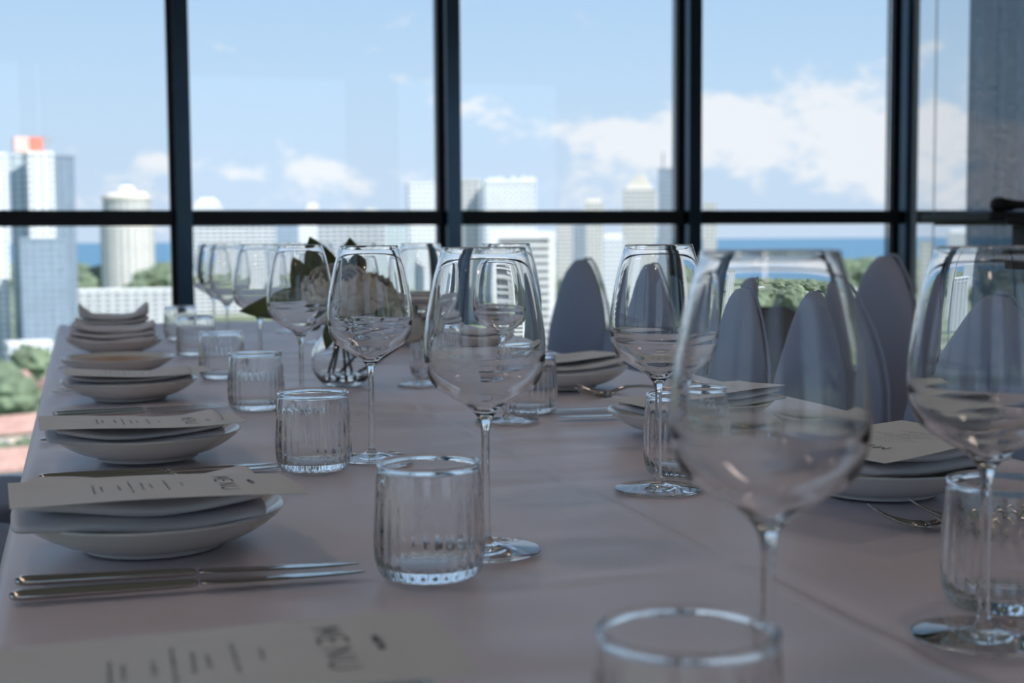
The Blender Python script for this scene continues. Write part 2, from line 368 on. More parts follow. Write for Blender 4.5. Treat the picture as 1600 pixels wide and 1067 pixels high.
for c in wg.children:                        # lathe runs bottom to top along the outside: make normals face out
    me = c.data; bm = bmesh.new(); bm.from_mesh(me)
    if c.name.startswith('stem'):
        f0 = bm.faces[:][0]; s = sum(f.normal.dot(Vector((f.calc_center_median().x, f.calc_center_median().y, 0))) for f in bm.faces)
    elif c.name.startswith('bowl'):
        s = sum(f.normal.dot(Vector((f.calc_center_median().x, f.calc_center_median().y, 0))) for f in bm.faces if f.calc_center_median().xy.length > .0449)
    else:
        s = sum(-f.normal.z for f in bm.faces if f.calc_center_median().z < 1e-5)
    if s < 0: bmesh.ops.reverse_faces(bm, faces=bm.faces[:])
    bm.to_mesh(me); bm.free()
GZ = TZ+.0002
glasses = [
    ((.300, .560), 'nearest wine glass, large and blurred, with a knife blade seen through its bowl'),
    ((.289, .985), 'wine glass behind the nearest left tumbler, dark window upright seen through its bowl'),
    ((.297, 1.450), 'sharply focused wine glass standing in front of the white flowers'),
    ((.292, 1.905), 'wine glass with the dark green leaves of the bouquet seen through its bowl'),
    ((.295, 2.380), 'wine glass left of the bouquet, half hidden behind the glass with leaves'),
    ((.292, 2.900), 'wine glass in the far left pair, the nearer one, in front of the black upright'),
    ((.300, 3.290), 'wine glass in the far left pair, the rear one, in front of the black upright'),
    ((.502, .672), 'wine glass cut by the right edge of the photo'),
    ((.514, 1.175), 'sharp wine glass right of centre beside a ribbed tumbler, grey chairs seen through it'),
    ((.525, 1.690), 'wine glass seen through and right of the glass behind the left tumbler'),
    ((.530, 2.170), 'wine glass left of the centre upright, pale tower seen through its bowl'),
    ((.522, 2.640), 'small far wine glass seen through the focused glass by the flowers'),
    ((.525, 3.150), 'faint far wine glass between the two upright leaves of the bouquet'),
    ((.520, 3.560), 'farthest wine glass behind the bouquet, rim just above the leaves'),
]
for i, ((x, y), lab) in enumerate(glasses):
    o = wg if i == 0 else copy_tree(wg)
    o.location = (x, y, GZ); o.rotation_euler.z = i*.7; o['label'] = lab
# ribbed tumbler
PI = math.pi
def rib(a, r, z):
    t = max(0, min(1, (.066-z)/.025))*max(0, min(1, (z-.0005)/.006)); return 1-.026*t*abs(math.sin(a*15))**5
to = smooth_prof([(.0305, .0), (.0338, .0012), (.0368, .0055), (.0388, .014), (.0394, .028), (.0390, .045), (.0379, .062), (.0364, .0775)], 4)
ti = smooth_prof([(0, .0085), (.0280, .0088), (.0335, .0110), (.0362, .0180), (.0371, .030), (.0367, .046), (.0360, .062), (.0343, .0775)], 4)
rim = [(.0353+.00165*math.cos(R(-50+280*k/14)), .0794+.00165*math.sin(R(-50+280*k/14))) for k in range(15)]
tp = [(0, .0012), (.026, .0010), (.0290, .0)]+to[:-1]+rim+ti[::-1][1:]
tmb = MB().lathe(tp, 210, mod=rib, modr=(3, 3+len(to))).build('tumbler', M['glass'])
bm = bmesh.new(); bm.from_mesh(tmb.data)
if sum(f.normal.dot(Vector((f.calc_center_median().x, f.calc_center_median().y, 0))) for f in bm.faces if f.calc_center_median().xy.length > .0385) < 0: bmesh.ops.reverse_faces(bm, faces=bm.faces[:])
bm.to_mesh(tmb.data); bm.free()
tumblers = [
    ((.227, .490), 'nearest ribbed tumbler, cut by the bottom edge of the photo'),
    ((.230, .925), 'ribbed water tumbler to the right of the nearest pair of knives'),
    ((.226, 1.400), 'ribbed tumbler beside the foot of the focused wine glass'),
    ((.232, 1.930), 'ribbed tumbler just left of the round flower vase'),
    ((.230, 2.390), 'ribbed tumbler behind and left of the one by the vase'),
    ((.226, 2.900), 'blurred ribbed tumbler right of the far left stack of napkins'),
    ((.228, 3.360), 'farthest left ribbed tumbler in front of the black upright'),
    ((.560, .730), 'ribbed tumbler cut by the right edge, behind a wine stem'),
    ((.573, 1.250), 'ribbed tumbler behind the stem of the wine glass right of centre'),
    ((.580, 1.765), 'ribbed tumbler seen partly through the bowl behind the left tumbler'),
    ((.578, 2.290), 'ribbed tumbler in the right row, third from the near end, behind glass bowls'),
    ((.575, 2.800), 'faint far ribbed tumbler in the right row beside a white napkin stack'),
]
for i, ((x, y), lab) in enumerate(tumblers):
    o = tmb if i == 0 else copy_tree(tmb)
    o.location = (x, y, GZ); o.rotation_euler.z = i*1.1; tag(o, lab, 'tumbler', 'ribbed tumblers along the table')

# ------------------------------------------------------------------ place settings
pl = thing('plate', 'x', 'plate', group='white plates along the table')
pp = [(0, .0030), (.048, .0028), (.050, .0), (.054, .0), (.056, .0030), (.074, .0090), (.090, .0180), (.1000, .0270), (.1012, .0285), (.1005, .0292), (.0992, .0288), (.088, .0205), (.072, .0118), (.056, .0062), (.04, .0055), (0, .0055)]
MB().lathe(smooth_prof(pp, 2), 72).build('dish', M['china'], pl)
def napkin(label, loc, rz, lx=.185, wy=.125, seed=0, parts=2, th=.0165, tipup=0):
    t = thing('folded_napkin', label, 'napkin', loc, rz, 'folded napkins on the plates')
    rnd = random.Random(seed); z = 0
    for k in range(parts):
        NX, NY = 22, 10; m = MB(); secs = []
        L = lx*(1-.045*k); Wd = wy*(1-.03*k); dy = -.004*k*(1 if seed % 2 else -1)
        for i in range(NX+1):
            u = -1+2*i/NX; x = u*L/2+.004*k
            bend = .0075*u*u*(1+.25*k)+.0012*math.sin(u*3+seed*1.7)
            tt = th*(1-.22*abs(u)**6)*(1+.12*math.sin(u*4+seed+k))
            zb = z+bend+.0008*math.sin(u*5+seed*2+k)
            ring = []
            for q in range(14):
                a = 2*math.pi*q/14; ca, sa = math.cos(a), math.sin(a)
                ex = abs(ca)**.35*(1 if ca > 0 else -1); ez = abs(sa)**.75*(1 if sa > 0 else -1)
                ring.append((x, dy+ex*Wd/2, zb+tt/2+ez*tt/2+(tipup*max(0, abs(u)-.6)*.03*(1 if ez > 0 and k == parts-1 else 0))))
            secs.append(ring)
        m.loft(secs); m.build('upper_fold' if k else 'lower_fold', M['napkin'], t, sub=1)
        z += th*.96
    return t
# printed menu: sheet with a soft bend and its print as ink strokes lying on the paper
FONT = {'M': [((0, 0), (0, 1)), ((0, 1), (.5, .3)), ((.5, .3), (1, 1)), ((1, 1), (1, 0))], 'E': [((0, 0), (0, 1)), ((0, 1), (.9, 1)), ((0, .5), (.75, .5)), ((0, 0), (.9, 0))],
        'N': [((0, 0), (0, 1)), ((0, 1), (1, 0)), ((1, 0), (1, 1))], 'U': [((0, 1), (0, .2)), ((0, .2), (.3, 0)), ((.3, 0), (.7, 0)), ((.7, 0), (1, .2)), ((1, .2), (1, 1))]}
def menu(label, loc, rz, seed=0, lx=.205, wy=.10, curl=.006, droop=0):
    """local +x is the top of the page, text lines run along local y"""
    t = thing('menu_card', label, 'menu', loc, rz, 'printed menus lying on the settings')
    def h(x, y):
        u = x/(lx/2); v = y/(wy/2)
        return curl*(.5*u*u-.35*u**3*0+.4*math.sin(u*2.3+seed))+.0012*math.sin(v*2+seed)*u - droop*max(0, u-.4)**2*.05
    NX, NY = 26, 8; vs = []; fs = []
    for s_ in (0, 1):
        for j in range(NY+1):
            for i in range(NX+1):
                x = -lx/2+lx*i/NX; y = -wy/2+wy*j/NY; vs.append((x, y, h(x, y)+.0005*s_))
    o_ = (NX+1)*(NY+1)
    for j in range(NY):
        for i in range(NX):
            a = j*(NX+1)+i; fs.append((a, a+NX+1, a+NX+2, a+1)); fs.append((a+o_, a+1+o_, a+NX+2+o_, a+NX+1+o_))
    for i in range(NX): a = i; fs.append((a, a+1, a+1+o_, a+o_)); a = NY*(NX+1)+i; fs.append((a+1, a, a+o_, a+1+o_))
    for j in range(NY): a = j*(NX+1); fs.append((a+NX+1, a, a+o_, a+NX+1+o_)); a = a+NX; fs.append((a, a+NX+1, a+NX+1+o_, a+o_))
    MB().add(vs, fs).build('sheet', M['paper'], t, smooth=False)
    # reading frame: letters' up = +x, reading direction = -y for a diner at -x
    ink = MB()
    def stroke(p, q, w):
        (x0, y0), (x1, y1) = p, q; dx, dy = x1-x0, y1-y0; l = math.hypot(dx, dy) or 1; nx_, ny_ = -dy/l*w/2, dx/l*w/2
        ink.add([(x0+nx_, y0+ny_, h(x0, y0)+.0008), (x1+nx_, y1+ny_, h(x1, y1)+.0008), (x1-nx_, y1-ny_, h(x1, y1)+.0008), (x0-nx_, y0-ny_, h(x0, y0)+.0008)], [(0, 1, 2, 3)])
    xh = -lx/2+lx*.715; yy = .030; H_ = .0125
    for ch in 'MENU':
        for a, b in FONT[ch]: stroke((xh+a[1]*H_, yy-a[0]*.010), (xh+b[1]*H_, yy-b[0]*.010), .0011)
        yy -= .0165
    rnd = random.Random(5)
    def line(u, frac, hh, w):
        x = -lx/2+lx*u; y = frac*wy/2
        while y > -frac*wy/2:
            for _ in range(rnd.randint(3, 7)):
                a = rnd.choice((1, .7, .7)); stroke((x, y), (x+hh*a, y-rnd.uniform(-.0003, .0005)), w)
                if rnd.random() < .7: stroke((x+hh*rnd.choice((0, .4, .7)), y), (x+hh*rnd.choice((0, .4, .7)), y-.0012), w)
                y -= .0017
                if y < -frac*wy/2: break
            y -= .0018
    line(.83, .22, .0040, .0009)
    for u, f_ in ((.585, .16), (.53, .42), (.475, .20), (.445, .30), (.405, .50), (.365, .22), (.305, .20), (.278, .36)): line(u, f_, .0022, .0005)
    o = ink.build('printed_text', M['ink'], t, smooth=False, fix=False); tag(o, 'small dark print', kind='stuff')
    return t
# cutlery -------------------------------------------------
def knife_mesh():
    secs = []
    st = [(0, .0028, .0016), (.002, .0068, .0036), (.010, .0076, .0039), (.05, .0068, .0036), (.09, .0056, .0033), (.115, .0044, .0030), (.122, .0046, .0024), (.128, .0068, .0014), (.15, .0082, .0009), (.19, .0086, .0008), (.215, .0074, .0007), (.230, .0040, .0006), (.236, .0008, .0005)]
    H0 = MB(); B0 = MB()
    def ring(x, w, t):
        zc = .0039
        return [(x, w*math.cos(2*math.pi*q/12)*1.0, zc+t*math.sin(2*math.pi*q/12)) for q in range(12)]
    return [ring(*s) for s in st[:7]], [ring(*s) for s in st[6:]]
kn = thing('table_knife', 'x', 'knife', group='knives laid in pairs')
a, b = knife_mesh(); MB().loft(a).build('handle', M['steel'], kn); MB().loft(b).build('blade', M['steel'], kn)
for c in kn.children:
    c.modifiers.new('subdivision', 'SUBSURF').levels = 1
fk = thing('table_fork', 'x', 'fork', group='forks laid in pairs')
m = MB(); secs = []
for x, w, t, z in [(0, .0045, .0012, .003), (.004, .0075, .0016, .003), (.03, .0072, .0015, .0040), (.07, .0048, .0017, .0100), (.105, .0030, .0018, .0125), (.125, .0032, .0017, .0100), (.136, .0065, .0012, .0055), (.146, .0108, .0011, .0022), (.156, .0120, .0010, .0012)]:
    secs.append([(x, w*math.cos(2*math.pi*q/10), z+t*math.sin(2*math.pi*q/10)) for q in range(10)])
m.loft(secs).build('handle', M['steel'], fk)
for k in range(4):
    y = -.0096+k*.0064; pts = [(x, y*(1-(x-.154)*3.5), z) for x, z in ((.154, .0012), (.165, .0018), (.178, .0050), (.190, .0105), (.200, .0170))]
    MB().tube(pts, [.0016, .0014, .0013, .0011, .0006], 6).build('tine', M['steel'], fk)
state = dict(k=0, f=0)
def place(kind, p0, p1, label):
    src = kn if kind == 'k' else fk
    o = src if state[kind] == 0 else copy_tree(src); state[kind] += 1
    o.location = (p0[0], p0[1], TZ+.0004); o.rotation_euler = (0, 0, math.atan2(p1[1]-p0[1], p1[0]-p0[0])); o['label'] = label
pos = 'k'
place('k', (-.048, .985), (.189, .958), 'front place setting: knife nearer the plate, with the bright blade tip')
place('k', (-.050, .944), (.154, .935), 'front place setting: knife nearer the camera, slightly shorter reach')
place('k', (-.044, 1.418), (.159, 1.423), 'knife touching the back of the front menu, the rear one of the pair')
place('k', (-.039, 1.388), (.150, 1.400), 'knife touching the back of the front menu, the nearer one of the pair')
place('k', (-.040, 1.945), (.190, 1.972), 'rear knife of the pair pointing at the tumbler left of the vase')
place('k', (-.038, 1.915), (.180, 1.945), 'nearer knife of the pair pointing at the tumbler left of the vase')
place('k', (-.040, 2.84), (.160, 2.85), 'far knife in front of the tall stack of napkins')
place('k', (.818, 1.312), (.589, 1.345), 'knife with blue shine seen through the nearest wine glass')
place('k', (.826, 1.715), (.600, 1.745), 'rear knife with bright blade left of the right-hand napkin stack')
place('k', (.820, 1.640), (.590, 1.672), 'nearer knife with bright blade left of the right-hand napkin stack')
place('f', (-.050, 1.70), (.15, 1.70), 'fork behind the second left napkin stack, handle end showing')
place('f', (-.045, 2.245), (.15, 2.245), 'nearer fork beyond the third left plate, handle end at the cloth edge')
place('f', (-.038, 2.285), (.15, 2.285), 'rear fork beyond the third left plate, handle end at the cloth edge')
place('f', (-.045, 2.68), (.15, 2.68), 'fork beyond the amber centred plate at the cloth edge')
place('f', (.800, .905), (.608, .965), 'fork in front of the right plate, tines rising toward its rim')
place('f', (.845, .915), (.650, .975), 'second fork in front of the right plate, nearer the tumbler')
place('f', (.830, .88), (.64, .90), 'fork seen through the tumbler at the right edge')
place('f', (.880, 1.370), (.690, 1.425), 'fork in front of the napkin stack right of centre')
place('f', (.895, 1.395), (.705, 1.450), 'fork tucked closest under the napkin stack right of centre')
place('f', (.905, 1.880), (.72, 1.945), 'crossed fork below the far right-hand napkin stack, tines left')
place('f', (.885, 1.945), (.70, 1.885), 'crossed fork below the far right-hand napkin stack, tines toward the tumbler')

def setting(px, py, rz, plate_lab, nap_lab=None, menu_lab=None, seed=0, nap=(0, 0, 0), men=(0, 0, 0), zlift=.0, parts=2, tip=0, th=.0125, mz=None, first=[True], **mk):
    o = pl if first[0] else copy_tree(pl); first[0] = False
    o.location = (px, py, TZ+.0004); o['label'] = plate_lab
    if nap_lab:
        napkin(nap_lab, (px+nap[0], py+nap[1], TZ+.0215+zlift), rz+nap[2], seed=seed, parts=parts, tipup=tip, th=th)
    if menu_lab:
        menu(menu_lab, (px+men[0], py+men[1], TZ+(mz or .056)), rz+men[2], seed=seed, **mk)
PI = math.pi
setting(.052, .62, 0, 'plate under the nearest menu at the bottom of the photo', 'folded napkin under the nearest menu at the bottom edge', 'nearest menu card, blurred, across the bottom left of the photo', 1, nap=(-.005, 0, 0), men=(.0, -.036, -.02), mz=.055)
setting(.050, 1.092, 0, 'deep white plate in front, under two napkin folds and a menu', 'thick folded napkin on the front left plate', 'menu card on the front left napkin, overhanging the table edge', 2, nap=(-.012, -.014, .02), men=(.0, -.060, .06), mz=.0535, droop=.2)
setting(.066, 1.545, 0, 'second left plate, its bright rim tip showing past the napkin', 'folded napkin on the second left plate under a flat menu', 'menu card on the second left napkin, with a raised left corner', 3, nap=(-.014, -.018, .03), men=(-.008, -.052, .04), mz=.0445, th=.0085)
setting(.068, 2.135, 0, 'third left plate holding a napkin with a dark notch in its fold', 'napkin with a dark notch between its folds, third on the left', 'menu card on the third left napkin', 4, nap=(-.002, -.01, -.02), men=(.01, -.035, .03), mz=.0415, th=.0075)
setting(.062, 2.56, 0, 'shallow left plate with an amber brown middle, no napkin')
MB().lathe([(0, .0062), (.05, .0068), (.074, .0140), (.0875, .0220), (.086, .0228), (.072, .0155), (.05, .0085), (0, .0080)], 48).build('amber_middle', M['amber'], [o for o in COL.objects if o.get('label', '').startswith('shallow left plate')][0])
setting(.070, 3.03, 0, 'far left plate under a tall stack of napkin folds', 'tall three-fold napkin stack on the far left plate', None, 6, nap=(-.01, -.01, 0), parts=3, th=.0115, tip=.4)
setting(.070, 3.52, 0, 'farthest left plate, behind the tall napkin stack', 'farthest left napkin with upturned corners', None, 7, parts=3, th=.012, tip=2)
setting(.702, 1.10, PI, 'right front plate with forks before it, under a tilted menu', 'folded napkin on the right front plate', 'tilted menu card at the right with print facing away, on the front right napkin', 8, nap=(.02, 0, .25), men=(-.025, -.065, .38), mz=.057, lx=.215, wy=.135)
setting(.703, 1.51, PI, 'right plate under the napkin beside the wine glass right of centre', 'napkin stack behind the tumbler right of centre', 'menu card behind the tumbler right of centre', 9, nap=(.012, 0, .12), men=(-.005, -.025, .25), mz=.045, th=.009)
setting(.730, 2.05, PI, 'right-hand plate below the grey chairs left of the central wine stem', 'napkin stack against the grey chairs left of the central wine stem', 'menu card against the grey chairs left of the central wine stem', 10, nap=(0, 0, .05), men=(-.02, -.01, .15), mz=.047, th=.0095)
setting(.725, 2.56, PI, 'right plate hidden behind glass bowls at mid table', 'napkin stack seen only through glass bowls at mid table', None, 11)
setting(.720, 3.03, PI, 'far right-hand plate with a high white napkin, right of the bouquet', 'high rounded white napkin right of the bouquet', None, 12, parts=3, th=.017)
MB().lathe([(0, 0), (.0022, .0004), (.0028, .0014), (.002, .0028), (0, .0032)], 7, mod=lambda a, r, z: 1+.25*math.sin(3*a)).build('crumb', M['crumb']).location = (.160, .832, TZ-.0008)
tag(bpy.data.objects['crumb'], 'tiny dark crumb on the cloth beside the nearest menu', 'crumb')

# ------------------------------------------------------------------ bouquet in a round vase
VX, VY = .405, 2.20
vz = thing('flower_vase', 'small round glass vase holding the white flowers', 'vase', (VX, VY, TZ+.0002))
vo = smooth_prof([(0, .0), (.024, .0), (.036, .006), (.0475, .022), (.0515, .041), (.048, .060), (.036, .078), (.0245, .087), (.0262, .0925)], 4)
vi = smooth_prof([(0, .006), (.022, .0062), (.034, .0105), (.0452, .024), (.0492, .041), (.0457, .059), (.034, .0762), (.0222, .0870), (.0240, .0925)], 4)
g = MB().lathe(vo+[(.0252, .0932)]+vi[::-1], 64).build('glass_bowl', M['glass'], vz)
bm = bmesh.new(); bm.from_mesh(g.data)
if sum(f.normal.dot(Vector((f.calc_center_median().x, f.calc_center_median().y, 0))) for f in bm.faces if f.calc_center_median().xy.length > .0505) < 0: bmesh.ops.reverse_faces(bm, faces=bm.faces[:])
bm.to_mesh(g.data); bm.free()
wtr = smooth_prof([(0, .0063), (.0218, .0065), (.0337, .0108), (.0420, .0190), (.0425, .0200)], 3)
MB().lathe(wtr+[(.040, .0200), (0, .0200)], 48).build('water', M['water'], vz)
rv = Vector((math.cos(yaw), -math.sin(yaw), 0)); fv = Vector((math.sin(yaw), math.cos(yaw), 0))
def bq(r, u, d=0): return Vector((VX, VY, TZ))+rv*r+fv*d+Vector((0, 0, u))
def petal_mesh(top, half, sd):
    """a cupped petal: a patch of unit shell from the base up to polar angle `top`, frilled at its edge"""
    m = MB(); NX, NY = 10, 10; vs = []; fs = []; rn = random.Random(sd); ph = rn.random()*6
    for j in range(NY+1):
        v = j/NY
        for i in range(NX+1):
            u = -1+2*i/NX; vv = v*(1-.13*abs(u)**2.2-.05*max(0, 1-abs(u)*5))
            pol_ = R(168)-(R(168)-top)*vv; a = u*half*math.sin(min(1, .25+v*.9)*PI*.55)
            fr = v**3; r_ = 1+.05*fr*math.sin(u*9+ph)+.05*fr+.03*abs(u)*v
            vs.append((r_*math.sin(pol_)*math.sin(a), -r_*math.sin(pol_)*math.cos(a), r_*math.cos(pol_)))
    for j in range(NY):
        for i in range(NX): a = j*(NX+1)+i; fs.append((a, a+1, a+NX+2, a+NX+1))
    return m.add(vs, fs).build('petal', M['petal'], None)
RINGS = ((4, 14, .48, 55), (5, 26, .64, 50), (6, 38, .78, 44), (7, 52, .90, 40), (7, 68, 1.0, 40), (6, 92, 1.06, 40))
pet_data = []
for ri, (cnt, top, rr_, half) in enumerate(RINGS):
    p = petal_mesh(R(top), R(half), ri); pet_data.append(p.data); bpy.data.objects.remove(p)
def peony(label, c, rad, seed, tilt=(0, 0), stem_to=None):
    t = thing('white_peony', label, 'flower', c, 0, 'white flowers in the round vase'); rnd = random.Random(seed)
    for ri, (cnt, top, sc, half) in enumerate(RINGS):
        for i in range(cnt):
            o = bpy.data.objects.new('petal', pet_data[ri]); COL.objects.link(o); o.parent = t
            a = 2*PI*(i+.5*(ri % 2)+rnd.uniform(-.14, .14))/cnt; s_ = rad*sc*rnd.uniform(.93, 1.05)
            o.matrix_basis = (Matrix.Rotation(tilt[0], 4, 'X') @ Matrix.Rotation(tilt[1], 4, 'Y') @ Matrix.Rotation(a, 4, 'Z')
                              @ Matrix.Rotation(rnd.uniform(-.10, .10), 4, 'X') @ Matrix.Scale(s_, 4))
            so = o.modifiers.new('thickness', 'SOLIDIFY'); so.thickness = .0007/s_
    MB().lathe([(0, -rad*.45), (rad*.25, -rad*.35), (rad*.34, -rad*.05), (rad*.30, rad*.2), (rad*.15, rad*.36), (0, rad*.40)], 20, mod=lambda a, r, z: 1+.06*math.sin(5*a+z*90)).build('heart', M['petal'], t)
    if stem_to:
        e = Vector(stem_to)-Vector(c); MB().tube([(0, 0, -rad*.9), tuple(Vector((0, 0, -rad*.9)).lerp(e, .5)+Vector((.003, 0, 0))), tuple(e)], [.0028, .0026, .0024], 8).build('stem', M['stem'], t)
    return t
peony('large white peony over the vase rim, left of the focused glass', bq(-.004, .151, -.015), .054, 1, (.45, -.15), bq(-.026, .012))
peony('white peony seen through the bowl of the focused glass', bq(.060, .143, .015), .049, 2, (.35, .35), bq(-.012, .012))
peony('small white peony at the right of the bouquet, seen through glass', bq(.104, .105, .02), .037, 3, (.3, .8), bq(.012, .012))
def leafy(label, base, leaves):
    t = thing('leaf_sprig', label, 'leaves', base, 0, 'green leaf sprigs in the round vase')
    B = Vector(base)
    joint = bq(0, .095)-B
    MB().tube([(0, 0, 0), tuple(joint*.6), tuple(joint)], .0022, 8).build('stem', M['stem'], t)
    for (a, tip, w, side) in leaves:
        p0 = Vector(a)-B; p1 = Vector(tip)-B; d = p1-p0; L = d.length; ax = d.normalized()
        sd = (rv*side[0]+Vector((0, 0, side[1]))+fv*side[2]); sd = (sd-ax*sd.dot(ax)).normalized(); nn = ax.cross(sd)
        vs = []; fs = []; NY = 14
        for j in range(NY+1):
            v = j/NY; ww = w*math.sin(PI*min(1, v**.8))**.85*(1-.1*v) if 0 < v < 1 else 0.0004
            c = p0+ax*L*v+nn*(.012*math.sin(PI*v))
            for u in (-1, -.5, 0, .5, 1): vs.append(tuple(c+sd*ww*u+nn*abs(u)*ww*.25))
        for j in range(NY):
            for i in range(4): q = j*5+i; fs.append((q, q+1, q+6, q+5))
        o = MB().add(vs, fs).build('leaf', M['leaf'], t); so = o.modifiers.new('thickness', 'SOLIDIFY'); so.thickness = .0006
        MB().tube([tuple(joint), tuple(p0*.6+joint*.4), tuple(p0)], .0014, 6).build('twig', M['stem'], t)
leafy('leaf sprig reaching left from the vase with a long drooping leaf', bq(-.018, .012), [
    (bq(-.050, .150), bq(-.167, .122), .025, (0, 1, .35)),
    (bq(-.045, .135, .01), bq(-.082, .210, .01), .026, (1, .3, .2))])
leafy('leaf sprig standing up behind the peonies', bq(.004, .012), [
    (bq(-.016, .160, .035), bq(-.056, .242, .035), .029, (1, 0, .3)), (bq(.020, .170, .035), bq(.010, .240, .035), .024, (1, 0, .3)), (bq(.022, .17, .03), bq(.030, .215, .03), .013, (1, .2, .3))])
leafy('leaf sprig hanging below the flowers at the vase rim', bq(.016, .012), [
    (bq(.056, .108, -.03), bq(.104, .092, -.045), .017, (0, 1, .4)), (bq(.060, .112, -.03), bq(.072, .076, -.045), .014, (1, 0, .4)), (bq(-.012, .108, -.03), bq(-.022, .060, -.035), .011, (1, 0, .1)), (bq(-.03, .11, -.02), bq(-.056, .096, -.03), .009, (0, 1, .4))])

# ------------------------------------------------------------------ covered chairs
def chair_parts(t, mat):
    """faces +x locally (back at x=0, seat toward +x); width along y"""
    m = MB(); secs = []
    prof_ = [(.02, .205), (.25, .200), (.44, .203), (.52, .210), (.60, .213), (.68, .210), (.74, .197), (.79, .169), (.835, .131), (.87, .090), (.898, .050), (.912, .020)]
    for z, w in prof_:
        lean = -.10*max(0, z-.45); th = .030+.012*math.sin(min(1, z/.9)*PI); th *= min(1, (w/.09)) if w < .09 else 1
        ring = []
        for q in range(20):
            a = 2*PI*q/20; ca, sa = math.cos(a), math.sin(a)
            ring.append((lean+th*sa*(1-.35*abs(ca)**2)-.02*(ca*ca), w*(abs(ca)**.8)*(1 if ca > 0 else -1), z))
        secs.append(ring)
    m.loft(secs).build('backrest', mat, t, sub=1)
    m = MB(); secs = []
    for z, g_, in ((.015, 1.03), (.20, .955), (.36, .965), (.44, 1.0), (.462, .99), (.470, .93)):
        ring = []
        for q in range(24):
            a = 2*PI*q/24; ca, sa = math.cos(a), math.sin(a)
            ex = abs(ca)**.35*(1 if ca > 0 else -1); ey = abs(sa)**.35*(1 if sa > 0 else -1)
            sag = 1-(.05*(1-abs(math.sin(2*a)))*max(0, (.36-z)/.36))
            ring.append((.225+ex*.205*g_*sag, ey*.200*g_*sag, z))
        secs.append(ring)
    m.loft(secs).build('seat', mat, t, sub=1)
    m = MB()
    pts = []
    for z, w in prof_[3:]:
        pts.append((-.10*max(0, z-.45)-.030, w*1.0, z))
    full = pts+[(p[0], -p[1], p[2]) for p in pts[::-1]]
    m.tube(full, .0035, 6).build('edge_seam', mat, t)
ch = thing('covered_chair', 'x', 'chair', group='grey covered chairs along the right of the table'); chair_parts(ch, M['cover'])
ch2 = thing('covered_chair', 'x', 'chair', group='grey covered chairs of the row behind'); chair_parts(ch2, M['cover2'])
right = [(1.30, 1.74, 'covered chair at the right edge of the photo behind the last wine glass', .03, .985),
         (1.295, 2.20, 'broad covered chair seen through the nearest wine glass', -.06, .985),
         (1.315, 2.645, 'covered chair with a light seam, left of the brown chair', -.10, .975),
         (1.31, 3.10, 'covered chair seen through the wine glass right of centre', .04, 1.02),
         (1.315, 3.56, 'pointed covered chair farthest along the right side of the table', .02, 1.02)]
for i, (x, y, lab, rz, sc) in enumerate(right):
    o = ch if i == 0 else copy_tree(ch); o.location = (x-.045, y, 0); o.rotation_euler.z = PI+rz; o.scale = (1, 1, sc); o['label'] = lab
    
back = [(1.88, 3.02, 'tall covered chair with a sunlit brownish edge, right of the nearest glass bowl', .35, 1.03), (1.86, 3.74, 'covered chair of the row behind, left of the nearest glass bowl', .1, 1.01)]
for i, (x, y, lab, rz, sc) in enumerate(back):
    o = ch2 if i == 0 else copy_tree(ch2); o.location = (x, y, 0); o.rotation_euler.z = PI+rz-.5; o.scale = (1, 1, sc); o['label'] = lab
for i, (x, y) in enumerate(((-.535, 2.05), (-.535, 2.55), (-.535, 3.10))):
    o = copy_tree(ch); o.location = (x, y, 0); o.rotation_euler.z = 0
    tag(o, 'left-side covered chair, ' + ('nearest the camera', 'between the other two', 'farthest from the camera, seat showing past the cloth')[i], group='grey covered chairs along the left of the table')
# brown chairs beyond
def brown_chair(x, y, rz, lab, h=.73):
    t = thing('brown_chair', lab, 'chair', (x, y, 0), rz, 'dark brown chairs beyond the covered ones')
    secs = []
    for z, w in ((.40, .19), (.50, .20), (.60, .20), (h-.06, .18), (h-.02, .14), (h, .08)):
        secs.append([(-.02-.08*(z-.4)+.025*math.sin(2*PI*q/16)+.05*math.cos(2*PI*q/16)**2, w*math.cos(2*PI*q/16), z) for q in range(16)])
    MB().loft(secs).build('backrest', M['brownfab'], t, sub=1)
    MB().box(-.02, .40, -.2, .2, .40, .47).build('seat', M['brownfab'], t, bevel=.02)
    for a in (0, .37):
        for b in (-.17, .17): MB().tube([(a, b, .41), (a+(.03 if a else -.03), b*1.1, .0)], [.018, .011], 8).build('leg', M['darkwood'], t)
brown_chair(2.44, 4.50, PI+.4, 'dark brown rounded chair back between two covered chairs', .735)
brown_chair(1.80, 2.33, 0, 'dark brown chair in the gap right of the covered chair behind the nearest glass', .70)
# bentwood armchair at the left table edge
bc = thing('bentwood_armchair', 'dark bentwood armchair with its curved arm at the left table edge', 'chair', (-.383, 1.42, 0), 0)
arm = [( -.20, .24, .60), (-.05, .26, .665), (.12, .255, .67), (.24, .22, .655), (.292, .14, .62), (.285, .10, .57), (.25, .15, .50), (.20, .2, .44)]
for s in (1, -1): MB().tube([(x, y*s, z) for x, y, z in arm], .011, 10).build('arm', M['darkwood'], bc)
MB().lathe([(0, .43), (.2, .43), (.215, .44), (.2, .455), (0, .46)], 32).build('seat', M['darkwood'], bc)
bp = [(-.20, .2*math.cos(a), .45+.42*math.sin(a)) for a in [PI*k/16 for k in range(17)]]
MB().tube(bp, .012, 10).build('back_hoop', M['darkwood'], bc)
for a, b in ((.15, .13), (.15, -.13), (-.17, .16), (-.17, -.16)): MB().tube([(a, b, .44), (a*1.3, b*1.3, 0)], [.014, .010], 8).build('leg', M['darkwood'], bc)

